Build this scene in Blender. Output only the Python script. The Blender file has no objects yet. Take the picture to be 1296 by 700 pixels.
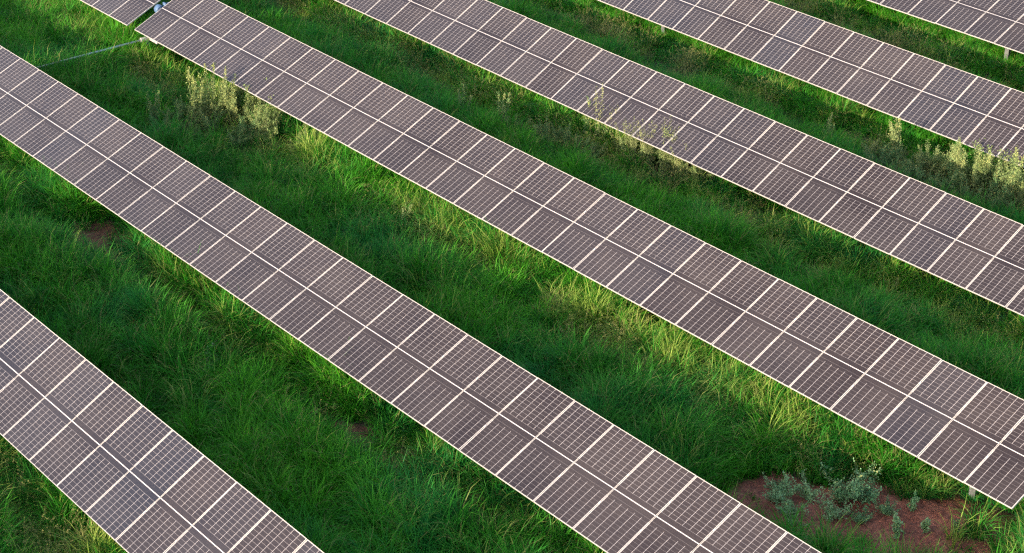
import bpy, math, random
import numpy as np
from mathutils import Matrix, Vector

sc = bpy.context.scene
COL = sc.collection
R_ = math.radians

# ------------------------------------------------------------------ camera
cam_d = bpy.data.cameras.new('camera')
cam_d.sensor_width = 36.0
cam_d.lens = 2333.77 / 1296 * 36.0
cam_d.clip_start = 0.1
cam_d.clip_end = 3000
cam = bpy.data.objects.new('camera', cam_d)
COL.objects.link(cam)
right = Vector((0.641727636, 0.766932603, 0.000152782))
up = Vector((-0.36537252, 0.30554876, 0.87928543))
fwd = Vector((-0.67430598, 0.56431758, -0.47629518))
CAMZ = 21.96
m = Matrix.Identity(4)
for i in range(3):
    m[i][0], m[i][1], m[i][2] = right[i], up[i], -fwd[i]
m[2][3] = CAMZ
cam.matrix_world = m
sc.camera = cam

# ------------------------------------------------------------------ light
SUN_EL, SUN_AZ = 18.3, 184.0          # azimuth clockwise from +Y: the sun stands low beyond the near rows
w = bpy.data.worlds.new('World'); sc.world = w
w.use_nodes = True
nt = w.node_tree
bg = nt.nodes['Background']
sky = nt.nodes.new('ShaderNodeTexSky')
sky.sky_type = 'NISHITA'; sky.sun_disc = False
sky.sun_elevation = R_(SUN_EL); sky.sun_rotation = R_(SUN_AZ)
sky.air_density = 1.0; sky.dust_density = 2.0; sky.ozone_density = 1.0
nt.links.new(sky.outputs[0], bg.inputs[0])
bg.inputs[1].default_value = 0.128
sun_d = bpy.data.lights.new('sun', 'SUN')
sun_d.energy = 3.25; sun_d.angle = R_(0.5); sun_d.color = (1.0, 0.87, 0.70)
sun = bpy.data.objects.new('sun', sun_d); COL.objects.link(sun)
sdir = Vector((math.sin(R_(SUN_AZ)) * math.cos(R_(SUN_EL)), math.cos(R_(SUN_AZ)) * math.cos(R_(SUN_EL)), math.sin(R_(SUN_EL))))
sun.rotation_euler = (-sdir).to_track_quat('-Z', 'Y').to_euler()
sun.location = (-30, -20, 40)

sc.view_settings.view_transform = 'Standard'
sc.view_settings.look = 'None'
sc.view_settings.gamma = 1.0
sc.view_settings.exposure = 1.55
sc.view_settings.use_curve_mapping = False
sc.cycles.use_denoising = False
sc.cycles.pixel_filter_type = 'BLACKMAN_HARRIS'; sc.cycles.filter_width = 1.3
sc.cycles.max_bounces = 5
sc.cycles.transparent_max_bounces = 4

rng = np.random.default_rng(11)
random.seed(5)

# ------------------------------------------------------------------ helpers
def vnoise(x, y, seed=0):
    x = np.asarray(x, float); y = np.asarray(y, float)
    xi = np.floor(x).astype(np.int64); yi = np.floor(y).astype(np.int64)
    fx = x - xi; fy = y - yi
    fx = fx * fx * (3 - 2 * fx); fy = fy * fy * (3 - 2 * fy)
    def h(a, b):
        n = (a * 374761393 + b * 668265263 + seed * 982451653) & 0x7fffffff
        n = ((n ^ (n >> 13)) * 1274126177) & 0x7fffffff
        return ((n ^ (n >> 16)) & 0xffff) / 65535.0
    return (h(xi, yi) * (1 - fx) + h(xi + 1, yi) * fx) * (1 - fy) + (h(xi, yi + 1) * (1 - fx) + h(xi + 1, yi + 1) * fx) * fy

def fbm(x, y, seed=0, o=3):
    s = 0; a = 1; t = 0
    for i in range(o):
        s = s + a * vnoise(np.asarray(x) * 2 ** i, np.asarray(y) * 2 ** i, seed + i * 7); t += a; a *= 0.5
    return s / t

def sstep(a, b, x):
    t = np.clip((x - a) / (b - a), 0, 1)
    return t * t * (3 - 2 * t)

def mesh_np(name, verts, faces, mats=(), attrs=None, smooth=False):
    """verts (n,3), faces (m,4) or list of arrays of tri/quad"""
    me = bpy.data.meshes.new(name)
    if isinstance(faces, np.ndarray): faces = [faces]
    V = np.asarray(verts, np.float32)
    me.vertices.add(len(V)); me.vertices.foreach_set('co', V.ravel())
    loops = np.concatenate([f.ravel() for f in faces]).astype(np.int32)
    tot = np.concatenate([np.full(len(f), f.shape[1]) for f in faces]).astype(np.int32)
    st = np.concatenate([[0], np.cumsum(tot)[:-1]]).astype(np.int32)
    me.loops.add(len(loops)); me.loops.foreach_set('vertex_index', loops)
    me.polygons.add(len(tot)); me.polygons.foreach_set('loop_start', st); me.polygons.foreach_set('loop_total', tot)
    if smooth: me.polygons.foreach_set('use_smooth', np.ones(len(tot), bool))
    for k, a in (attrs or {}).items():
        at = me.attributes.new(k, 'FLOAT', 'POINT'); at.data.foreach_set('value', np.asarray(a, np.float32))
    me.update(calc_edges=True)
    for mt in mats: me.materials.append(mt)
    return me

class MB:
    def __init__(s): s.v = []; s.q = []; s.n = 0
    def add(s, v, q):
        s.v.append(np.asarray(v, float)); s.q += [tuple(i + s.n for i in f) for f in q]; s.n += len(v); return s
    def box(s, x0, x1, y0, y1, z0, z1, M=None):
        v = np.array([(x, y, z) for z in (z0, z1) for y in (y0, y1) for x in (x0, x1)], float)
        if M is not None: v = v @ np.array(M)[:3, :3].T + np.array(M)[:3, 3]
        return s.add(v, [(0, 2, 3, 1), (4, 5, 7, 6), (0, 1, 5, 4), (2, 6, 7, 3), (0, 4, 6, 2), (1, 3, 7, 5)])
    def tube(s, p, q, r, n=14, r2=None, caps=True):
        p = Vector(p); q = Vector(q); d = (q - p).normalized()
        a = d.orthogonal().normalized(); b = d.cross(a); r2 = r if r2 is None else r2
        v = []
        for c, rr in ((p, r), (q, r2)):
            for i in range(n):
                t = 2 * math.pi * i / n
                v.append(c + a * rr * math.cos(t) + b * rr * math.sin(t))
        f = [(i, (i + 1) % n, n + (i + 1) % n, n + i) for i in range(n)]
        if caps: f += [tuple(range(n))[::-1], tuple(range(n, 2 * n))]
        return s.add([tuple(x) for x in v], f)
    def mesh(s, name, mat, smooth=False):
        me = bpy.data.meshes.new(name)
        me.from_pydata([tuple(x) for x in np.vstack(s.v)], [], s.q); me.update()
        me.materials.append(mat)
        if smooth:
            for p in me.polygons: p.use_smooth = len(p.vertices) == 4
        return me

def link(name, data, parent=None, loc=(0, 0, 0), rot=(0, 0, 0), scale=None):
    o = bpy.data.objects.new(name, data); COL.objects.link(o)
    o.location = loc; o.rotation_euler = rot
    if scale is not None: o.scale = scale
    if parent: o.parent = parent
    return o

def tag(o, label=None, cat=None, group=None, kind=None):
    if label: o['label'] = label
    if cat: o['category'] = cat
    if group: o['group'] = group
    if kind: o['kind'] = kind
    return o

# ------------------------------------------------------------------ materials
class NT:
    def __init__(s, name):
        s.m = bpy.data.materials.new(name); s.m.use_nodes = True; s.t = s.m.node_tree
        s.bsdf = s.t.nodes['Principled BSDF']; s.out = s.t.nodes['Material Output']
    def n(s, typ, **kw):
        x = s.t.nodes.new(typ)
        for k, v in kw.items(): setattr(x, k, v)
        return x
    def l(s, a, b): s.t.links.new(a, b)
    def inp(s, sock, v):
        if hasattr(v, 'is_output') or isinstance(v, bpy.types.NodeSocket): s.l(v, sock)
        else: sock.default_value = v
    def math(s, op, a, b=0.0, c=0.0, clamp=False):
        x = s.n('ShaderNodeMath', operation=op); x.use_clamp = clamp
        s.inp(x.inputs[0], a); s.inp(x.inputs[1], b); s.inp(x.inputs[2], c); return x.outputs[0]
    def mix(s, f, a, b):
        x = s.n('ShaderNodeMix', data_type='RGBA')
        s.inp(x.inputs[0], f); s.inp(x.inputs[6], a); s.inp(x.inputs[7], b); return x.outputs[2]
    def noise(s, vec, scale, detail=3, rough=0.5):
        x = s.n('ShaderNodeTexNoise'); s.l(vec, x.inputs['Vector'])
        x.inputs['Scale'].default_value = scale; x.inputs['Detail'].default_value = detail; x.inputs['Roughness'].default_value = rough
        return x.outputs['Fac']
    def rng(s, v, a, b, c=0.0, d=1.0):
        x = s.n('ShaderNodeMapRange'); s.inp(x.inputs[0], v)
        for i, q in enumerate((a, b, c, d)): x.inputs[i + 1].default_value = q
        return x.outputs[0]

def C4(r, g, b): return (r, g, b, 1)

def metal(name, col, rough=0.45, metallic=0.6, var=0.15):
    k = NT(name); tc = k.n('ShaderNodeTexCoord')
    f = k.noise(tc.outputs['Object'], 9, 4)
    c = k.mix(k.rng(f, .3, .7), C4(*[x * (1 - var) for x in col]), C4(*[min(1, x * (1 + var)) for x in col]))
    k.l(c, k.bsdf.inputs['Base Color']); k.bsdf.inputs['Metallic'].default_value = metallic
    k.l(k.rng(f, 0, 1, rough - .1, rough + .12), k.bsdf.inputs['Roughness'])
    return k.m

M_FRAME = metal('anodised_frame', (0.60, 0.54, 0.48), 0.45, 0.15, 0.06)
M_GALV = metal('galvanised_steel', (0.38, 0.40, 0.42), 0.42, 0.55, 0.2)
M_POST = metal('weathered_post_steel', (0.12, 0.12, 0.115), 0.7, 0.0, 0.3)
M_SHAFT = metal('blue_grey_steel_tube', (0.50, 0.53, 0.54), 0.5, 0.1, 0.15)
M_DRIVE = metal('blue_painted_gearbox', (0.07, 0.13, 0.24), 0.6, 0.0, 0.15)
M_DARK = metal('black_rubber', (0.02, 0.02, 0.022), 0.6, 0.0, 0.2)

HW, HL = 0.5705, 1.139       # half width and half length of a panel
def panel_material():
    k = NT('solar_cells')
    tc = k.n('ShaderNodeTexCoord'); sep = k.n('ShaderNodeSeparateXYZ'); k.l(tc.outputs['Object'], sep.inputs[0])
    x, y = sep.outputs[0], sep.outputs[1]
    av = k.math('ABSOLUTE', y)
    A = lambda nm: (lambda n: (setattr(n, 'attribute_type', 'OBJECT'), setattr(n, 'attribute_name', nm), n.outputs['Fac'])[2])(k.n('ShaderNodeAttribute'))
    faint = A('glare_fade'); warm = A('refl_warmth')
    low = k.math('MULTIPLY', k.math('LESS_THAN', y, 0.0), faint)  # glare on the lower half, painted as fainter bars and later line starts
    # centre ribbon
    mid = k.math('LESS_THAN', av, 0.0095)
    S0, CH = 0.128, 0.0905
    t = k.math('DIVIDE', k.math('SUBTRACT', av, S0), CH)
    ft = k.math('ABSOLUTE', k.math('SUBTRACT', k.math('FRACT', k.math('ADD', t, 0.5)), 0.5))
    bars = k.math('MULTIPLY', k.math('LESS_THAN', ft, 0.0030 / CH), k.math('GREATER_THAN', t, -0.3))
    CW = (2 * HW - 0.030) / 6
    u = k.math('DIVIDE', k.math('ADD', x, HW - 0.015), CW)
    fu = k.math('ABSOLUTE', k.math('SUBTRACT', k.math('FRACT', k.math('ADD', u, 0.5)), 0.5))
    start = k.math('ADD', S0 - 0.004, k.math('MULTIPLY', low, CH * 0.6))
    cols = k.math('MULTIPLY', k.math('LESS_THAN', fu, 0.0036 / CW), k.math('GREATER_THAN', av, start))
    margin = k.math('GREATER_THAN', k.math('ABSOLUTE', x), HW - 0.0115)
    edge = k.math('GREATER_THAN', av, HL - 0.011)
    white = k.math('MAXIMUM', mid, k.math('MAXIMUM', margin, edge))
    geo = k.n('ShaderNodeNewGeometry')
    n1 = k.noise(geo.outputs['Position'], 0.9, 4); n2 = k.noise(tc.outputs['Object'], 14, 5, .6)
    oi = k.n('ShaderNodeObjectInfo')
    # cell colours: each row's sky reflection put into the tint, random bluish to brownish panels, a film of pink-brown dust on top
    wn = k.n('ShaderNodeTexWhiteNoise'); wn.noise_dimensions = '3D'
    cv = k.n('ShaderNodeCombineXYZ')
    k.l(k.math('FLOOR', u), cv.inputs[0]); k.l(k.math('FLOOR', k.math('MULTIPLY', k.math('ADD', y, 5.0), 1 / CH)), cv.inputs[1]); k.l(oi.outputs['Random'], cv.inputs[2])
    k.l(cv.outputs[0], wn.inputs['Vector'])
    wf = k.math('ADD', warm, k.math('MULTIPLY', k.math('SUBTRACT', oi.outputs['Random'], 0.5), 0.9), clamp=True)
    cell = k.mix(wf, C4(0.023, 0.023, 0.033), C4(0.036, 0.026, 0.026))
    cell = k.mix(k.math('MULTIPLY', wn.outputs['Value'], 0.30), cell, C4(0.018, 0.014, 0.018))
    cell = k.mix(k.rng(k.math('FRACT', k.math('MULTIPLY', oi.outputs['Random'], 7.31)), 0, 1, 0, .75), cell, C4(0.019, 0.012, 0.012))
    dustf = k.math('MULTIPLY', k.rng(k.math('ADD', n1, k.math('MULTIPLY', n2, 0.5)), 0.45, 1.05), 0.42)
    cell = k.mix(dustf, cell, C4(0.090, 0.072, 0.066))
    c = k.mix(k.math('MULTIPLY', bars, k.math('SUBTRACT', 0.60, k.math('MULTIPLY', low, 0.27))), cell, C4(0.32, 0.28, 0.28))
    c = k.mix(k.math('MULTIPLY', cols, 0.85), c, C4(0.54, 0.48, 0.48))
    c = k.mix(white, c, C4(0.60, 0.54, 0.53))
    k.l(c, k.bsdf.inputs['Base Color'])
    k.l(k.rng(n2, .2, .8, 0.16, 0.34), k.bsdf.inputs['Roughness'])
    k.bsdf.inputs['IOR'].default_value = 1.5
    return k.m
M_CELL = panel_material()

def grass_material(name, dark, mid, tip, blue, transl=0.35, yellow=C4(0.30, 0.27, 0.09), yl=0.0):
    k = NT(name)
    at = k.n('ShaderNodeAttribute'); at.attribute_name = 'tint'
    ah = k.n('ShaderNodeAttribute'); ah.attribute_name = 'along'
    geo = k.n('ShaderNodeNewGeometry'); oi = k.n('ShaderNodeObjectInfo')
    p = geo.outputs['Position']
    n1 = k.noise(p, 0.35, 3); n2 = k.noise(p, 1.3, 3)
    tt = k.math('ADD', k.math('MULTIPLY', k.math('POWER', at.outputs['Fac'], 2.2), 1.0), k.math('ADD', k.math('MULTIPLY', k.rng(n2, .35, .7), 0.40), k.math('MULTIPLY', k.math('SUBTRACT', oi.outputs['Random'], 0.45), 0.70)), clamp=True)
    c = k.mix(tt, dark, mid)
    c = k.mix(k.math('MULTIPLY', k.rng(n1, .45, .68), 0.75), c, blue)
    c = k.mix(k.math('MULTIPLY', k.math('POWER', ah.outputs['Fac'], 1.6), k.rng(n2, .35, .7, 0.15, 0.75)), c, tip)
    old = k.math('GREATER_THAN', k.math('ADD', at.outputs['Fac'], k.math('MULTIPLY', n2, 0.25)), 1.05 - yl)
    c = k.mix(k.math('MULTIPLY', old, 0.8), c, yellow)
    k.l(c, k.bsdf.inputs['Base Color']); k.bsdf.inputs['Roughness'].default_value = 0.5
    k.bsdf.inputs['Specular IOR Level'].default_value = 0.12
    tr = k.n('ShaderNodeBsdfTranslucent'); k.l(c, tr.inputs[0])
    ms = k.n('ShaderNodeMixShader'); ms.inputs[0].default_value = transl
    k.l(k.bsdf.outputs[0], ms.inputs[1]); k.l(tr.outputs[0], ms.inputs[2]); k.l(ms.outputs[0], k.out.inputs[0])
    return k.m
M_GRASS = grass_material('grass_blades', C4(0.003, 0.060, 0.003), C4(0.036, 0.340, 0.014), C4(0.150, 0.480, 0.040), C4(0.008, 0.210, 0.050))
M_SUNGRASS = grass_material('sun_tinted_grass', C4(0.080, 0.190, 0.020), C4(0.320, 0.460, 0.060), C4(0.580, 0.620, 0.170), C4(0.140, 0.330, 0.050), 0.35)  # grass with the low sun's yellow put into its colour, for the lit strip
M_VIVID = grass_material('vivid_grass', C4(0.014, 0.150, 0.005), C4(0.075, 0.400, 0.014), C4(0.190, 0.540, 0.035), C4(0.030, 0.290, 0.026))
M_DRY = grass_material('dry_grass', C4(0.12, 0.19, 0.03), C4(0.36, 0.34, 0.11), C4(0.58, 0.48, 0.22), C4(0.16, 0.19, 0.06), 0.3)
M_LEAF = grass_material('weed_leaves', C4(0.050, 0.130, 0.035), C4(0.190, 0.330, 0.105), C4(0.30, 0.42, 0.16), C4(0.090, 0.250, 0.095), 0.25)
M_BLEAF = grass_material('goosefoot_leaves', C4(0.080, 0.210, 0.060), C4(0.360, 0.560, 0.240), C4(0.52, 0.64, 0.32), C4(0.180, 0.420, 0.200), 0.25)
M_SUNLEAF = grass_material('sun_tinted_weed_leaves', C4(0.110, 0.180, 0.050), C4(0.300, 0.380, 0.130), C4(0.44, 0.47, 0.18), C4(0.200, 0.300, 0.110), 0.25)  # lit copy of the weed leaves, sunlight put into the colour
M_SEED = grass_material('seed_heads', C4(0.30, 0.36, 0.10), C4(0.60, 0.60, 0.22), C4(0.66, 0.64, 0.28), C4(0.36, 0.42, 0.16), 0.3)
M_STEM = metal('weed_stem', (0.16, 0.17, 0.08), 0.7, 0.0, 0.3)

# ------------------------------------------------------------------ rows (k = panel index, positions in metres)
P = 1.154
ROWS = {   # x0, y, tube height above datum, tilt, first, last panel
    'Z': (-30.10, 6.36, 21.96 - 20.15, 0.47, -18, 18),  # unseen row, put in for the shadow it casts
    'A': (-34.2381, 13.2481, 21.96 - 20.2103, 0.4747, -18, 15),
    'B': (-46.4519, 20.1761, 21.96 - 20.3824, 0.3995, -3, 28),
    'C': (-49.5453, 27.0199, 21.96 - 20.3119, 0.4237, 0, 29),
    'D': (-46.7201, 33.8566, 21.96 - 20.5673, 0.4759, -4, 26),
    'E': (-38.3175, 40.7223, 21.96 - 20.6272, 0.5088, -6, 15),
    'F': (-36.6505, 47.5902, 21.96 - 20.6844, 0.4161, -3, 10),
}
YS = np.array([ROWS[r][1] for r in 'ZABCDEF'] + [54.45])

def bare(x, y):
    """0 = grown over, 1 = bare soil"""
    x = np.asarray(x, float); y = np.asarray(y, float)
    wob = (fbm(x * 1.3, y * 1.3, 40, 3) - .5)
    b = np.zeros_like(x)
    for cx, cy, rs, rt, ang in ((-18.4, 24.65, 2.9, 1.35, 30), (-19.9, 23.4, 1.3, 1.1, 20), (-17.5, 26.1, 1.3, .65, 30), (-17.6, 24.2, 1.8, .8, 30), (-39.3, 19.15, 1.9, .75, 0), (-36.2, 19.9, .8, .30, 0),
                                (-27.5, 18.75, .75, .45, 0), (-26.0, 18.95, .7, .42, 0), (-23.6, 18.7, .6, .3, 0), (-44.2, 23.1, .8, .5, 0),
                                (-28.5, 26.0, .7, .3, 0), (-40.9, 25.9, .6, .3, 0), (-27.6, 37.6, 1.2, .6, 0)):
        c, s = math.cos(R_(ang)), math.sin(R_(ang))
        u = ((x - cx) * c + (y - cy) * s) / rs; v = (-(x - cx) * s + (y - cy) * c) / rt
        d = np.sqrt(u * u + v * v) + wob * 1.3
        b = np.maximum(b, 1 - sstep(0.7, 1.2, d))
    return b

def gz(x, y):
    x = np.asarray(x, float); y = np.asarray(y, float)
    z = -0.0145 * (np.clip(y, 0, 62) - 27)
    z = z + (fbm(x * .35, y * .35, 3, 3) - .5) * 0.16 + (fbm(x * 2.1, y * 2.1, 9, 2) - .5) * 0.05
    near = np.exp(-(((x + 17.9) / 1.8) ** 2 + ((y - 26.0) / .8) ** 2))
    z = z + (fbm(x * 6, y * 6, 15, 2) - .5) * 0.13 * bare(x, y)
    z = z + near * (np.sin((x * .55 + y * 1.0) * 13 + fbm(x * 2, y * 2, 5) * 7) * 0.045 + 0.06)
    return z

# ------------------------------------------------------------------ ground
def axis(lo, hi, step):
    return np.concatenate([[-900, -400, -200, -110, lo - 20, lo - 6], np.arange(lo, hi + step / 2, step), [hi + 6, hi + 20, 110, 250, 600, 1200]])
gx = axis(-66, -6, 0.12); gy = axis(2, 60, 0.12)
GX, GY = np.meshgrid(gx, gy)
V = np.stack([GX.ravel(), GY.ravel(), gz(GX, GY).ravel()], 1)
nx, ny = len(gx), len(gy)
ii = (np.arange(ny - 1)[:, None] * nx + np.arange(nx - 1)[None]).ravel()
Fq = np.stack([ii, ii + 1, ii + nx + 1, ii + nx], 1)
k = NT('red_soil'); geo = k.n('ShaderNodeNewGeometry'); p = geo.outputs['Position']
atb = k.n('ShaderNodeAttribute'); atb.attribute_name = 'bare'
n1 = k.noise(p, 1.1, 5); n2 = k.noise(p, 11, 6, .65); n3 = k.noise(p, 60, 3)
c = k.mix(k.rng(n1, .35, .65), C4(0.330, 0.080, 0.036), C4(0.700, 0.240, 0.140))
c = k.mix(k.rng(n2, .35, .65, 0, .8), c, C4(0.090, 0.030, 0.018))
c = k.mix(k.rng(n3, .55, .68, 0, .6), c, C4(0.50, 0.26, 0.17))
lit = k.mix(k.rng(n2, .4, .6), C4(0.045, 0.050, 0.018), C4(0.09, 0.065, 0.035))
c = k.mix(k.rng(atb.outputs['Fac'], 0.1, 0.5), lit, c)
k.l(c, k.bsdf.inputs['Base Color']); k.bsdf.inputs['Roughness'].default_value = 0.95
bp = k.n('ShaderNodeBump'); bp.inputs['Strength'].default_value = 0.7; bp.inputs['Distance'].default_value = 0.12
k.l(k.math('ADD', n2, k.math('MULTIPLY', n3, .4)), bp.inputs['Height']); k.l(bp.outputs[0], k.bsdf.inputs['Normal'])
g = link('ground', mesh_np('ground', V, Fq, [k.m], {'bare': (bare(GX, GY) * np.where(GX > -22.3, 1.0, 0.27)).ravel()}, True))
tag(g, kind='structure')

# ------------------------------------------------------------------ solar panels
def build_panel_meshes():
    b = MB()
    e = 0.009
    b.box(-HW + e, HW - e, -HL + e, HL - e, -0.008, -0.002)
    cells = b.mesh('solar_panel', M_CELL)
    f = MB(); d = 0.034
    f.box(-HW, HW, -HL, -HL + e, -d, 0.0); f.box(-HW, HW, HL - e, HL, -d, 0.0)
    f.box(-HW, -HW + e, -HL + e, HL - e, -d, 0.0); f.box(HW - e, HW, -HL + e, HL - e, -d, 0.0)
    for s in (-1, 1):      # return flanges and the rails the panel is clamped to
        f.box(s * HW - .028 * (s > 0) , s * HW + .028 * (s < 0), -HL + .012, HL - .012, -d - .003, -d + .0005)
        f.box(s * 0.30 - .025, s * 0.30 + .025, -0.42, 0.42, -0.082, -d - .0035)
    # clamp between neighbours: bridges the gap to the next panel
    for yy in (-0.40, 0.40): f.box(HW - .004, HW + 0.024, yy - .03, yy + .03, 0.0005, .004)
    frame = f.mesh('frame', M_FRAME)
    return cells, frame
CELLS, FRAME = build_panel_meshes()

POSTS = {'Z': [-43, -35, -27, -19], 'A': [-53.4, -45.3, -37.2, -29.1, -21.0], 'B': [-55.3, -47.2, -38.9, -30.8, -22.7, -14.7], 'C': [-49.78, -42.2, -33.9, -25.8, -17.7],
         'D': [-49.0, -41.0, -32.9, -24.8, -16.7], 'E': [-40.9, -32.84, -24.8], 'F': [-40.3, -32.23, -26.0]}
LAB = {
    'A': 'grey solar panel row filling the lower left corner, nearest to the camera',
    'B': 'long solar panel row from the left edge to the bottom centre, second from lower left',
    'C': 'solar panel row with a narrow gap at upper left, ending above the bare red soil',
    'D': 'solar panel row with a tall pale seed stalk standing in front of its lower edge',
    'E': 'solar panel row directly behind the sunlit weed thicket at the right edge',
    'F': 'short stretch of solar panels in the top right corner above a steel post',
    'Z': 'solar panel row in front of all the others, just outside the lower left corner',
}
REFL_WARM = {'Z': .5, 'A': .40, 'B': .85, 'C': .90, 'D': .50, 'E': .42, 'F': .25}  # row tint standing in for the part of the sky each row mirrors
def tube_z(r): return -0.165

post_cache = {}
def post_mesh(h):
    key = round(h, 2)
    if key not in post_cache:
        b = MB(); t = .008
        b.box(-.075, .075, -.055, -.055 + t, -h - .4, 0); b.box(-.075, .075, .055 - t, .055, -h - .4, 0)
        b.box(-t / 2, t / 2, -.055 + t, .055 - t, -h - .4, 0)
        b.box(-.085, .085, -.075, .075, 0, .012)
        post_cache[key] = b.mesh('post', M_POST)
    return post_cache[key]
bb = MB()
n = 20
vv = []
for xx in (-.05, .05):
    for rr in (.072, .105):
        for i in range(n):
            a = 2 * math.pi * i / n; vv.append((xx, rr * math.cos(a), rr * math.sin(a)))
ff = []
for i in range(n):
    j = (i + 1) % n
    ff += [(i, n + i, n + j, j), (2 * n + i, 2 * n + j, 3 * n + j, 3 * n + i), (n + i, 3 * n + i, 3 * n + j, n + j), (i, j, 2 * n + j, 2 * n + i)]
bb.add(vv, ff); bb.box(-.04, .04, -.07, .07, -.16, -.10)
BEAR = bb.mesh('bearing', M_DARK)

def row_glare(r, k):
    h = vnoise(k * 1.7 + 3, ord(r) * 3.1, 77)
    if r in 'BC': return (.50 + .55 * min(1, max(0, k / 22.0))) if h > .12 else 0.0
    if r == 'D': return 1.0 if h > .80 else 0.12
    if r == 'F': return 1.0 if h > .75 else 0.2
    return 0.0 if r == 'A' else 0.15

GROUP = 'rows of tilted solar panels across the grass'
for r, (x0, y, z, tilt, k0, k1) in ROWS.items():
    root = bpy.data.objects.new('solar_panel_row', None); COL.objects.link(root)
    xm = x0 + (k0 + k1) / 2 * P
    zg = float(gz(xm, y))
    root.location = (xm, y, zg); root.empty_display_size = .5
    tag(root, LAB[r], 'solar panels', GROUP)
    ks = [float(i) for i in range(k0, k1)]
    if r == 'C': ks += [-1.40 - j for j in range(7)]
    if r == 'B': ks += [-4.40 - j for j in range(6)]
    for kk in ks:
        jit = random.uniform(-.007, .007)
        o = link('solar_panel', CELLS, root, (x0 + (kk + .5) * P - xm, 0, z - zg), (tilt + jit, random.uniform(-.0015, .0015), 0))
        o['glare_fade'] = float(row_glare(r, kk)); o['refl_warmth'] = float(REFL_WARM[r])
        link('frame', FRAME, o)
    xa = x0 + min(ks) * P - .05 - xm; xb = x0 + (max(ks) + 1) * P + .15 - xm
    tz = z - zg - 0.145
    t = MB(); t.tube((xa, 0.06, tz), (xb, 0.06, tz), .066, 18)
    link('torque_tube', t.mesh('torque_tube', M_GALV, True), root)
    for px in POSTS[r]:
        if not (xa - .3 < px - xm < xb + .3): continue
        h = z - .145 - .17 - float(gz(px, y))
        po = link('post', post_mesh(h), root, (px - xm, 0.06, tz - .17))
        link('bearing', BEAR, po, (0, 0, .17))
    if r == 'C':
        d = MB(); gxp = -49.80 - xm
        d.tube((gxp - .11, .06, tz), (gxp + .11, .06, tz), .15, 28); d.tube((gxp - .13, .06, tz), (gxp + .13, .06, tz), .12, 20)
        d.tube((gxp, -.28, tz - .24), (gxp, .30, tz - .24), .085, 18)
        dr = link('slew_drive', d.mesh('slew_drive', M_DRIVE, True), root)
        mt = MB(); mt.tube((gxp + .02, .24, tz + .10), (gxp + .02, .58, tz + .10), .07, 18); mt.box(gxp - .07, gxp + .10, .22, .28, tz - .02, tz + .19)
        link('motor', mt.mesh('motor', M_DRIVE, True), dr)
        cb = MB(); pts = [(gxp + .02, .56, tz + .06), (gxp + .05, .46, tz - .16), (gxp + .03, .25, tz - .36), (gxp, .1, tz - .7)]
        for a_, b_ in zip(pts, pts[1:]): cb.tube(a_, b_, .018, 8)
        link('cable', cb.mesh('cable', M_DARK, True), dr)

# ------------------------------------------------------------------ drive shaft between two rows
root = bpy.data.objects.new('drive_shaft', None); COL.objects.link(root)
root.location = (-49.80, 26.6, 0.0)
tag(root, 'thin blue grey steel tube lying level over sunlit grass between two panel rows, top left', 'drive shaft')
b = MB(); b.tube((0, -6.3, .66), (0, -.22, .66), .032, 16)
link('shaft', b.mesh('shaft', M_SHAFT, True), root)
b = MB(); b.tube((0, -.30, .66), (0, -.12, .66), .075, 16); b.box(-.05, .05, -.14, .02, .60, .72); b.box(-.03, .55, -.03, .03, .62, .70); b.tube((0, -.02, .66), (0, .40, .95), .04, 12)
link('joint', b.mesh('joint', M_FRAME), root)
b = MB(); b.box(-.05, .05, -.10, -.02, -.4, .60)
link('support', b.mesh('support', M_GALV), root)

# ------------------------------------------------------------------ grass tufts (built once, set out by points)
def blades(n, r, h0, h1, lean0, lean1, width, seg=4, dirbias=None, droop=0.5, curl=0.0):
    a = rng.uniform(0, 2 * np.pi, n); rad = r * np.sqrt(rng.uniform(0, 1, n))
    bx, by = rad * np.cos(a), rad * np.sin(a)
    L = rng.uniform(h0, h1, n)
    if dirbias is None: da = a + rng.normal(0, 1.0, n)
    else: da = dirbias + rng.normal(0, .55, n)
    th = rng.uniform(lean0, lean1, n)           # start lean
    dt = rng.uniform(droop * .5, droop * 1.5, n) / seg
    tint = rng.uniform(0, 1, n)
    wa = da + np.pi / 2 + rng.normal(0, .6, n)
    V = np.zeros((n, seg + 1, 2, 3)); x, y, z = bx.copy(), by.copy(), np.zeros(n); t = th.copy(); az = da.copy()
    for i in range(seg + 1):
        w_ = width * (1 - (i / seg) ** 1.6) * .5 + .0006
        for s, sg in ((0, -1), (1, 1)):
            V[:, i, s, 0] = x + sg * w_ * np.cos(wa); V[:, i, s, 1] = y + sg * w_ * np.sin(wa); V[:, i, s, 2] = z
        ds = L / seg
        x = x + ds * np.sin(t) * np.cos(az); y = y + ds * np.sin(t) * np.sin(az); z = z + ds * np.cos(t)
        t = t + dt * (1 + i * .5); az = az + rng.normal(0, .12 + curl, n)
    al = np.broadcast_to(np.linspace(0, 1, seg + 1)[None, :, None], (n, seg + 1, 2))
    ti = np.broadcast_to(tint[:, None, None], (n, seg + 1, 2))
    base = (np.arange(n) * (seg + 1) * 2)[:, None] + (np.arange(seg) * 2)[None]
    F = np.stack([base, base + 1, base + 3, base + 2], -1).reshape(-1, 4)
    return V.reshape(-1, 3), F, ti.ravel(), al.ravel(), (x, y, z, az, t)

def join(parts):
    V = []; F = []; T = []; A = []; n = 0
    for v, f, t, a in parts:
        V.append(v); F.append(f + n); T.append(t); A.append(a); n += len(v)
    return np.vstack(V), np.vstack(F), np.concatenate(T), np.concatenate(A)

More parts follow.
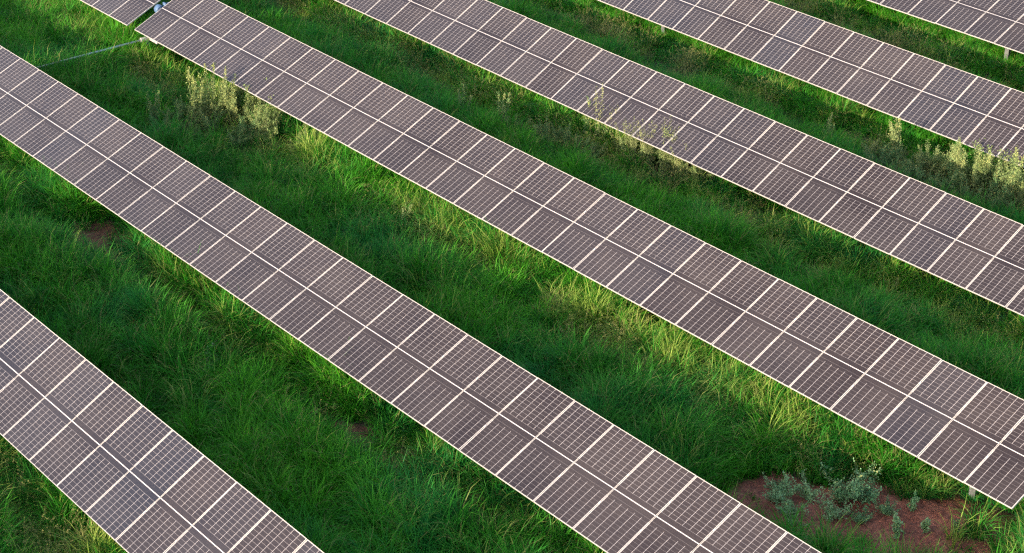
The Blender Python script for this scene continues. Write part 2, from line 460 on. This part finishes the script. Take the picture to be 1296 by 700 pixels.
def flakes(cx, cy, cz, size, aspect=.5, tint=None, upb=0.3):
    """small diamond leaves at given points"""
    n = len(cx); d = rng.normal(0, 1, (n, 3)); d[:, 2] += upb * 2; d /= np.linalg.norm(d, axis=1)[:, None]
    e = np.cross(d, rng.normal(0, 1, (n, 3))); e /= np.linalg.norm(e, axis=1)[:, None]
    c = np.stack([cx, cy, cz], 1); s = (size * rng.uniform(.6, 1.3, n))[:, None]
    V = np.stack([c, c + d * s * .5 + e * s * aspect * .5, c + d * s, c + d * s * .5 - e * s * aspect * .5], 1).reshape(-1, 3)
    F = np.arange(n * 4).reshape(-1, 4)
    t = np.repeat(rng.uniform(0, 1, n) if tint is None else tint, 4)
    return V, F, t, np.tile([0, .5, 1, .5], n)

protoG = bpy.data.collections.new('grass_tufts'); protoD = bpy.data.collections.new('seeding_grass_tufts')
def proto(coll, name, data, mat):
    v, f, t, a = data
    o = bpy.data.objects.new(name, mesh_np(name, v, f, [mat], {'tint': t, 'along': a}))
    coll.objects.link(o)
# 0-3 upright lush, 4-6 combed over, 7 short
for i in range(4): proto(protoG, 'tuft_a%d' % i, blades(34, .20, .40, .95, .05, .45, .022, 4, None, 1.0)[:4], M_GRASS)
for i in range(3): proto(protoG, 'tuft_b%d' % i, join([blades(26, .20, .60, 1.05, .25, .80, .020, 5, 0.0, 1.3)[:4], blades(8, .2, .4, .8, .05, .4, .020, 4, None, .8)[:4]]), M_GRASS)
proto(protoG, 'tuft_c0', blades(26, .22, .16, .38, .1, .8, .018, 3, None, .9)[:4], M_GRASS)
for i in range(2): proto(protoG, 'tuft_d%d' % i, join([blades(26, .2, .45, 1.0, .05, .45, .020, 4, None, 1.0)[:4], blades(12, .2, .5, .9, .2, .6, .010, 5, None, 1.4)[:4]]), M_SUNGRASS)
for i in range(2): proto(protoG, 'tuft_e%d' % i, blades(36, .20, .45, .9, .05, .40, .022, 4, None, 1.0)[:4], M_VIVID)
def dry_tuft(nst, nbl, h0, h1):
    v, f, t, a, (x, y, z, az, th) = blades(nst, .16, h0, h1, .05, .35, .006, 5, None, .55)
    parts = [(v, f, t, a), blades(nbl, .2, .35, .75, .1, .6, .009, 4, None, 1.2)[:4]]
    for i in range(nst):
        m_ = 16; s = np.linspace(0, 1, m_)
        V4 = v.reshape(nst, 6, 2, 3)[i].mean(1); p0, p1 = V4[4], V4[5]
        pts = p0 + (p1 - p0) * s[:, None] + rng.normal(0, .010, (m_, 3))
        parts.append(flakes(pts[:, 0], pts[:, 1], pts[:, 2], .030, .35, rng.uniform(.5, 1, m_)))
    return join(parts)
for i in range(3): proto(protoD, 'seed_tuft_%d' % i, dry_tuft(9, 26, .65, 1.0), M_DRY)

def scatter_tree(coll):
    t = bpy.data.node_groups.new('scatter_' + coll.name, 'GeometryNodeTree')
    t.interface.new_socket('Geometry', in_out='INPUT', socket_type='NodeSocketGeometry')
    t.interface.new_socket('Geometry', in_out='OUTPUT', socket_type='NodeSocketGeometry')
    N = t.nodes.new; gi = N('NodeGroupInput'); go = N('NodeGroupOutput')
    ip = N('GeometryNodeInstanceOnPoints'); ci = N('GeometryNodeCollectionInfo')
    ci.inputs['Collection'].default_value = coll; ci.inputs['Separate Children'].default_value = True; ci.inputs['Reset Children'].default_value = True
    def attr(nm, typ):
        a = N('GeometryNodeInputNamedAttribute'); a.data_type = typ; a.inputs['Name'].default_value = nm
        return [o for o in a.outputs if o.enabled][0]
    L = t.links.new
    L(gi.outputs[0], ip.inputs['Points']); L(ci.outputs[0], ip.inputs['Instance']); ip.inputs['Pick Instance'].default_value = True
    L(attr('idx', 'INT'), ip.inputs['Instance Index'])
    er = N('FunctionNodeEulerToRotation'); L(attr('rot', 'FLOAT_VECTOR'), er.inputs[0]); L(er.outputs[0], ip.inputs['Rotation'])
    L(attr('scl', 'FLOAT_VECTOR'), ip.inputs['Scale'])
    L(ip.outputs[0], go.inputs[0])
    return t

def scatter(name, coll, pts, idx, rot, scl):
    me = bpy.data.meshes.new(name)
    me.vertices.add(len(pts)); me.vertices.foreach_set('co', pts.astype(np.float32).ravel())
    a = me.attributes.new('idx', 'INT', 'POINT'); a.data.foreach_set('value', idx.astype(np.int32))
    a = me.attributes.new('rot', 'FLOAT_VECTOR', 'POINT'); a.data.foreach_set('vector', rot.astype(np.float32).ravel())
    a = me.attributes.new('scl', 'FLOAT_VECTOR', 'POINT'); a.data.foreach_set('vector', scl.astype(np.float32).ravel())
    me.update()
    o = link(name, me)
    md = o.modifiers.new('scatter', 'NODES'); md.node_group = scatter_tree(coll)
    return o

# ------------------------------------------------------------------ weeds, each a thing of its own
def stems_geo(ns, h, spread, taper=.006, branch=10, blen=.22):
    """curved stems with side twigs; returns MB and sample polylines"""
    mb = MB(); lines = []
    for i in range(ns):
        az = random.uniform(0, 6.28); sp = spread * random.uniform(.2, 1.25); hh = h * random.uniform(.42, 1.05)
        pts = []
        for j in range(7):
            t = j / 6
            pts.append(Vector((math.cos(az) * sp * t ** .8 + random.gauss(0, .006), math.sin(az) * sp * t ** .8 + random.gauss(0, .006), hh * t)))
        for j in range(6): mb.tube(pts[j], pts[j + 1], taper * (1 - .12 * j), 5, taper * (1 - .12 * (j + 1)), False)
        lines.append(pts)
        for q in range(branch):
            t = random.uniform(.12, .85); j = min(5, int(t * 6)); p0 = pts[j].lerp(pts[j + 1], t * 6 - j)
            ba = random.uniform(0, 6.28); bl = blen * (1.05 - t) * random.uniform(.7, 1.3)
            p1 = p0 + Vector((math.cos(ba) * bl * .8, math.sin(ba) * bl * .8, bl * random.uniform(.3, .9)))
            mb.tube(p0, p1, taper * .5, 4, taper * .25, False)
            lines.append([p0, p1])
    return mb, lines

def along(lines, n, jit, tmin=0.0, tmax=1.0, only_main=False):
    segs = []
    for l in lines:
        if only_main and len(l) < 3: continue
        for p, q in zip(l, l[1:]): segs.append((np.array(p), np.array(q)))
    L = np.array([np.linalg.norm(q - p) for p, q in segs]); pr = L / L.sum()
    c = rng.choice(len(segs), n, p=pr); t = rng.uniform(0, 1, n)
    P0 = np.array([s_[0] for s_ in segs])[c]; P1 = np.array([s_[1] for s_ in segs])[c]
    X = P0 + (P1 - P0) * t[:, None]
    return X + rng.normal(0, jit, (n, 3))

def weed_proto(kind):
    if kind.startswith('spire'):        # tall grey-green plant with pale seed spikes
        mb, ln = stems_geo(6, 1.30, .38, .006, 13, .26)
        L = along(ln, 1900, .024); L = L[L[:, 2] > .04]
        leaf = flakes(L[:, 0], L[:, 1], L[:, 2], .050, .40)
        mains = [l for l in ln if len(l) > 3]
        S = []
        for l in mains:
            t0 = random.uniform(.55, .8)
            for q in range(random.randint(50, 110)):
                t = rng.uniform(t0, 1.0); j = min(5, int(t * 6)); p = l[j].lerp(l[j + 1], t * 6 - j)
                wd = .085 * (1.08 - t) + .004
                S.append((p.x + rng.normal(0, wd), p.y + rng.normal(0, wd), p.z + rng.normal(0, .02)))
        S = np.array(S); seed = flakes(S[:, 0], S[:, 1], S[:, 2], .034, .6); lm = M_LEAF
    elif kind.startswith('bush'):       # rounded feathery bush
        mb, ln = stems_geo(10, .95, .48, .005, 13, .28)
        L = along(ln, 3600, .032); L = L[L[:, 2] > .03]
        leaf = flakes(L[:, 0], L[:, 1], L[:, 2], .046, .42)
        S = along([l[-3:] for l in ln if len(l) > 3], 380, .016)
        seed = flakes(S[:, 0], S[:, 1], S[:, 2], .022, .6); lm = M_LEAF
    elif kind == 'goosefoot':  # bluish broad leaved plant on bare soil
        mb, ln = stems_geo(9, .66, .55, .006, 10, .28)
        L = along(ln, 1150, .030); L = L[L[:, 2] > .03]
        leaf = flakes(L[:, 0], L[:, 1], L[:, 2], .056, .55)
        S = along([l[-2:] for l in ln if len(l) > 3], 50, .012)
        seed = flakes(S[:, 0], S[:, 1], S[:, 2], .022, .6); lm = M_BLEAF
    elif kind == 'sprig':      # small upright plant with few stems
        mb, ln = stems_geo(3, .52, .12, .005, 7, .16)
        L = along(ln, 300, .016); leaf = flakes(L[:, 0], L[:, 1], L[:, 2], .060, .6)
        S = along([l[-2:] for l in ln if len(l) > 3], 30, .010)
        seed = flakes(S[:, 0], S[:, 1], S[:, 2], .02, .6); lm = M_BLEAF
    else:                      # 'plume': airy tall seed stalks
        mb, ln = stems_geo(6, 1.45, .26, .004, 16, .20)
        L = along([[q * .55 for q in l] for l in ln], 420, .02); leaf = flakes(L[:, 0], L[:, 1], L[:, 2], .05, .25)
        tw = [l for l in ln if len(l) == 2 and l[0].z > .5] + [l[-3:] for l in ln if len(l) > 3]
        S = along(tw, 620, .018); seed = flakes(S[:, 0], S[:, 1], S[:, 2], .026, .40); lm = M_LEAF
    if kind in ('goosefoot', 'sprig'):     # its few buds sit among the leaves
        leaf = (np.vstack([leaf[0], seed[0]]), np.vstack([leaf[1], seed[1] + len(leaf[0])]), np.concatenate([leaf[2], seed[2]]), np.concatenate([leaf[3], seed[3] * 0 + 1]))
    d = {}
    d['stem'] = mb.mesh('stem', M_STEM)
    lm = M_SUNLEAF if kind in ('spire_sunny', 'bush_sunny', 'plume') else lm
    d['foliage'] = mesh_np('foliage', leaf[0], leaf[1], [lm], {'tint': leaf[2], 'along': leaf[3]})
    if kind not in ('goosefoot', 'sprig'): d['seed_head'] = mesh_np('seed_head', seed[0], seed[1], [M_SEED], {'tint': seed[2], 'along': seed[3]})
    return d
KINDS = {kd: [weed_proto(kd) for _ in range(5)] for kd in ('spire', 'bush', 'spire_sunny', 'bush_sunny', 'goosefoot', 'sprig', 'plume')}
NAMEK = {'spire_sunny': 'wormwood_plant', 'bush_sunny': 'weed_bush', 'spire': 'wormwood_plant', 'bush': 'weed_bush', 'goosefoot': 'goosefoot_plant', 'sprig': 'weed_sprig', 'plume': 'seeding_plant'}

WPOS = []
def weed(kind, x, y, s, label, group=None, sz=None):  # sz: a taller or lower copy
    WPOS.append((x, y, s * {'spire': .22, 'bush': .52, 'goosefoot': .42, 'sprig': .2, 'plume': .18, 'spire_sunny': .22, 'bush_sunny': .48}[kind]))
    d = random.choice(KINDS[kind])
    if group and kind in ('bush_sunny', 'spire_sunny', 'bush'):
        q = random.choice((.72, .9, 1.0, 1.15)); s *= q; sz = sz * q if sz else sz
        x += random.gauss(0, .15); y += random.gauss(0, .12)
    e = bpy.data.objects.new(NAMEK[kind], None); COL.objects.link(e); e.empty_display_size = .2
    e.location = (x, y, float(gz(x, y)) - .02); e.rotation_euler = (random.gauss(0, .10), random.gauss(0, .10), random.uniform(0, 6.28)); e.scale = (s, s, sz or s)
    tag(e, label, 'weed', group)
    for nm, me in d.items(): link(nm, me, e)
    return e

G1 = 'weeds crowding between the second and third panel rows near the left'
L1 = 'grey green wormwood bush in the thick weed cluster at upper left between two panel rows'
for x, y, s in ((-44.0, 23.8, 1.0), (-43.4, 24.3, .9), (-44.4, 24.6, .8), (-43.7, 25.1, .9), (-42.9, 24.9, .8), (-44.5, 25.3, .85), (-42.4, 25.4, .85), (-43.1, 23.9, .7), (-41.9, 24.9, .7)):
    weed('bush', x + random.gauss(0, .1), y + random.gauss(0, .1), s * 1.15, L1, G1)
L1b = 'sunlit yellowish weed bush crowding against the lower edge of the panel row, upper left'
for x, y, s in ((-44.3, 26.0, .95), (-43.4, 25.9, 1.0), (-42.6, 26.1, 1.0), (-41.8, 26.0, .95), (-41.0, 26.1, .9), (-40.3, 26.0, .8), (-43.9, 25.6, .9), (-42.2, 25.7, .85)):
    weed('bush_sunny', x + random.gauss(0, .1), y + random.gauss(0, .08), s * 1.2, L1b, 'sunlit bushes below the panel edge near the left', s * 1.5)
weed('spire', -44.6, 23.7, .95, 'lone upright wormwood with a yellow spike at the left end of the weed cluster')
for x, y, s in ((-44.1, 24.9, 1.05), (-43.9, 25.2, 1.0), (-43.4, 25.5, 1.0)):
    weed('spire_sunny', x, y, s, 'tall wormwood with pale seed spikes rising from the upper left weed cluster', 'tall spiked wormwoods in the left weed cluster', s * 1.2)
G2 = 'weeds between the third and fourth panel rows'
weed('spire', -39.5, 31.2, .85, 'thin slanting wormwood spike above the middle panel row, left of an upright paler one')
weed('spire', -38.1, 31.5, 1.0, 'upright pale tipped wormwood spike above the centre of the middle panel row')
for x, y, s in ((-37.6, 31.6, .75), (-36.9, 31.9, .8), (-36.2, 32.0, .8), (-35.5, 32.2, .75), (-34.9, 32.3, .7)):
    weed('bush', x, y, s, 'low dark green weed bush in the shaded strip above the middle panel row', G2)
weed('spire', -36.1, 33.1, .95, 'short sunlit wormwood spike left of the tall seed stalk at the fourth row')
weed('plume', -35.55, 32.95, 1.45, 'tallest airy seed stalk, standing up in front of the panels of the fourth row')
for x, y, s in ((-34.2, 33.0, .95), (-33.7, 33.1, 1.0), (-33.1, 33.1, .95), (-34.7, 33.0, .8), (-32.6, 33.2, .85), (-34.0, 32.95, 1.05), (-33.4, 33.0, 1.1), (-32.9, 33.05, 1.1), (-32.2, 33.2, .9), (-33.2, 33.3, 1.1), (-34.4, 33.1, .9)):
    weed('plume', x, y, s, 'sunlit yellow seeding plant overlapping the lower edge of the fourth panel row', 'seeding plants at the lower edge of the fourth row')
for x, y, s in ((-34.3, 33.2, .8), (-33.7, 33.2, .8), (-33.2, 33.25, .85), (-32.7, 33.3, .8), (-32.2, 33.4, .75)):
    weed('bush_sunny', x, y, s * 1.2, 'yellow green bush under the seeding plants at the fourth panel row', 'bushes under the seeding plants of the fourth row', s * 1.5)
G3 = 'pale weeds by the right edge between the fourth and fifth panel rows'
weed('spire', -31.5, 38.3, .75, 'small pale leafy weed alone in grass left of the right weed thicket')
for x, y, s in ((-29.8, 38.0, .85), (-29.2, 38.3, .9), (-28.9, 37.8, .85), (-28.2, 38.1, .9), (-27.6, 37.9, .9), (-27.0, 38.2, .95), (-26.5, 38.0, .95), (-26.0, 38.3, .95), (-25.4, 38.2, .95), (-28.4, 37.3, .75), (-27.2, 37.3, .8), (-26.3, 37.5, .8)):
    weed('bush', x + random.gauss(0, .08), y + random.gauss(0, .08), s * 1.15, 'grey green bush in the weed thicket at the right edge below the fifth row', G3)
for x, y, s in ((-30.2, 38.4, .85), (-29.4, 38.8, .95), (-28.3, 38.4, .7), (-27.5, 39.1, .95), (-27.0, 39.1, .95), (-26.5, 39.0, .95), (-25.9, 39.0, 1.0), (-26.9, 38.7, .9), (-25.3, 38.9, .9)):
    weed('spire_sunny', x, y, s * 1.1, 'sunlit pale wormwood at the right edge', 'sunlit wormwoods in the right hand thicket')
for x, y, s in ((-28.6, 38.9, .95), (-27.8, 39.0, 1.05), (-27.2, 39.2, 1.1), (-26.5, 39.3, 1.1), (-25.8, 39.4, 1.1), (-29.6, 38.6, .9), (-25.2, 39.3, 1.0)):
    weed('bush_sunny', x, y, s, 'sunlit yellow green bush in the right edge thicket, against the panel edge', 'sunlit bushes of the right hand thicket', s * 1.35)
weed('spire_sunny', -34.7, 25.35, .62, 'single small weed with yellow leafy tip, in grass between the second and third rows')
G4 = 'bluish weeds on the bare red soil'
weed('goosefoot', -19.45, 24.95, 1.15, 'tall bluish weed with pale lit top, centre of the bare red soil patch', None, 1.25)
weed('goosefoot', -19.0, 25.25, 1.05, 'bluish weed with an orange lit tip on the red soil, right of the tallest one')
for x, y, s in ((-20.15, 23.95, .95), (-19.7, 23.75, .8), (-19.85, 24.5, .75), (-19.1, 24.45, .8), (-18.65, 24.7, .65), (-20.5, 24.35, .5), (-18.45, 25.3, .6), (-19.4, 23.6, .5)):
    weed('goosefoot', x, y, s, 'bushy blue green weed in the clump at the left half of the bare red soil', G4)
weed('sprig', -17.85, 24.85, 1.3, 'thin upright weed sprig on red soil near the bottom, left of a smaller sprig')
weed('sprig', -17.55, 25.35, .95, 'small light green sprig on red soil between two grass tufts, lower right')
weed('sprig', -18.2, 25.75, .9, 'slender blue green sprig on the red soil ridge below the panel end')
weed('sprig', -17.2, 25.9, .7, 'bright green low plant on the red soil, right of the sprigs')
for x, y, s in ((-32.6, 17.6, .85), (-32.1, 17.7, .8), (-31.6, 17.5, .7)):
    weed('goosefoot', x, y, s, 'bluish weed half sunk in grass between the first and second rows, left side', 'bluish weeds in the grass between the first two rows')
weed('goosefoot', -29.1, 15.2, .7, 'small bluish weed in the grass beside the upper edge of the lower left row')

# ------------------------------------------------------------------ setting out the grass
# region of ground in and a little around the view
def in_view(x, y, marg=0.16):
    X = np.stack([x, y, np.full_like(x, 0.3) - CAMZ], 1)
    r_, u_, f_ = (np.array(q) for q in (right, up, fwd))
    cz = X @ f_; px = 2333.77 * (X @ r_) / cz / 648; py = 2333.77 * (X @ u_) / cz / 350
    return (cz > 0) & (np.abs(px) < 1 + marg) & (np.abs(py) < 1 + marg * 1.6)

def aisle(y):
    i = np.clip(np.searchsorted(YS, y) - 1, 0, len(YS) - 1)
    return np.where(y < YS[0], 3.4, y - YS[i]), i

N0 = 125000
px = rng.uniform(-66, -8, N0); py = rng.uniform(5, 58, N0)
ok = in_view(px, py); px, py = px[ok], py[ok]
a, ai = aisle(py)
b_ = bare(px, py)
track = np.exp(-((a - 5.25 - (fbm(px * .3, py * 0, 21, 2) - .5) * 1.0) / .55) ** 2)          # the trodden line before each lower edge
lush = fbm(px * .45, py * .45, 31, 3)
clump = fbm(px * 1.7, py * 1.7, 37, 2)
fine = fbm(px * 4, py * 4, 57, 1)
under = sstep(6.3, 6.85, a) + (1 - sstep(0.0, 0.9, a))                    # beneath the panels
mound = fbm(px * .9, py * 1.3, 141, 2)
h = 0.60 + 0.60 * lush + .60 * (clump - .5) + .35 * (fine - .5) + .75 * (mound - .5)
edge = np.exp(-((a - 5.75) / .42) ** 2) * np.where(ai == 2, 1.0, .45)
h = h * (1 - np.where(ai == 2, .22, .50) * track) + edge * .55 * lush
h = h * (1 - .45 * np.clip(under, 0, 1)) 
h = h * (1 - np.where(ai >= 4, .38, np.where(ai == 3, .15, 0)) * sstep(3.2, 4.6, a))
h = h * (1 - .25 * sstep(.2, .8, b_)) * np.where((px > -49) & (px < -40) & (a > 3.4) & (ai == 2), .75, 1)
nearbare = bare(px + .35, py - .25)
h = h * (1 - .35 * nearbare)
tuftn = sstep(.60, .70, fbm(px * 1.9, py * 1.9, 119, 2))
keep = rng.uniform(0, 1, len(px)) > np.clip(b_ * (1.03 - .70 * tuftn) + track * .28 + np.clip(under, 0, 1) * .35, 0, .985)
keep &= h > .12
sel = keep
for wx, wy, wr in WPOS:
    sel &= ((px - wx) ** 2 + (py - wy) ** 2 > wr * wr) | (rng.uniform(0, 1, len(px)) < .12)
px, py, h, a, ai, lush, clump, track, nb = px[sel], py[sel], h[sel], a[sel], ai[sel], lush[sel], clump[sel], track[sel], b_[sel]
n = len(px)
comb = fbm(px * .4 + 50, py * .4, 61, 3)
pb = sstep(.45, .60, comb) * .8 * (1 - track)
rr = rng.uniform(0, 1, n)
idx = np.where(rr < pb, 4 + rng.integers(0, 3, n), rng.integers(0, 4, n))
idx = np.where((h < .36) | (rng.uniform(0, 1, n) < nb * .8) | (rng.uniform(0, 1, n) < track * .45), 7, idx)
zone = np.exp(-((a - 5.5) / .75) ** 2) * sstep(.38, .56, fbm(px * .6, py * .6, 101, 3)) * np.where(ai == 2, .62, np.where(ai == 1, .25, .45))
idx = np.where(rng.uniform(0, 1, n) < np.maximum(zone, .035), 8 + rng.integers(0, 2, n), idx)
viv = sstep(.50, .66, fbm(px * .38, py * .38, 151, 3)) * .7
viv = np.maximum(viv, np.where(ai >= 4, .85, np.where(ai == 3, .30, 0)) * (1 - sstep(2.6, 3.9, a)))
idx = np.where((idx < 7) & (rng.uniform(0, 1, n) < viv), 10 + rng.integers(0, 2, n), idx)
yawd = rng.uniform(0, 2 * np.pi, n)
flow = (fbm(px * .25, py * .25, 71, 2) - .5) * 5.0 + math.radians(200)
yawd = np.where((idx >= 4) & (idx < 7), flow + rng.normal(0, .35, n), yawd)
rot = np.stack([rng.normal(0, .10, n), rng.normal(0, .10, n), yawd], 1)
hs = np.where(idx == 7, np.clip(h * 1.6, .5, 1.3), np.clip(h / .80, .30, 1.5)) * rng.uniform(.8, 1.15, n)
scl = np.stack([rng.uniform(.85, 1.2, n), rng.uniform(.85, 1.2, n), hs], 1); scl[:, :2] *= np.clip(hs, .6, 1.1)[:, None]
pts = np.stack([px, py, gz(px, py) - .01], 1)
print('grass tufts', n)
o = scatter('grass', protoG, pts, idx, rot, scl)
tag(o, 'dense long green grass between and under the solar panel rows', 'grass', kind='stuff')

# seeding, drying grass: along the trodden line and below the lower edges
N1 = 26000
px = rng.uniform(-66, -8, N1); py = rng.uniform(8, 56, N1); ok = in_view(px, py); px, py = px[ok], py[ok]
a, ai = aisle(py)
prob = np.exp(-((a - 5.3) / .75) ** 2) * sstep(.42, .62, fbm(px * .55, py * .55, 91, 3)) * np.where(ai == 1, .25, np.where(ai == 3, .7, .8))
prob = np.maximum(prob, .02 * (a > 1.5) * (a < 5.5)) * (1 - bare(px, py))
s = rng.uniform(0, 1, len(px)) < prob; px, py = px[s], py[s]; n = len(px)
print('dry tufts', n)
pts = np.stack([px, py, gz(px, py) - .01], 1)
rot = np.stack([rng.normal(0, .14, n), rng.normal(0, .14, n), rng.uniform(0, 6.28, n)], 1)
sc3 = rng.uniform(.6, 1.0, n)[:, None] * np.ones((1, 3))
o = scatter('dry_grass', protoD, pts, rng.integers(0, 3, n), rot, sc3)
tag(o, 'pale yellow seeding grass along the lower edges of the panel rows', 'dry grass', kind='stuff')
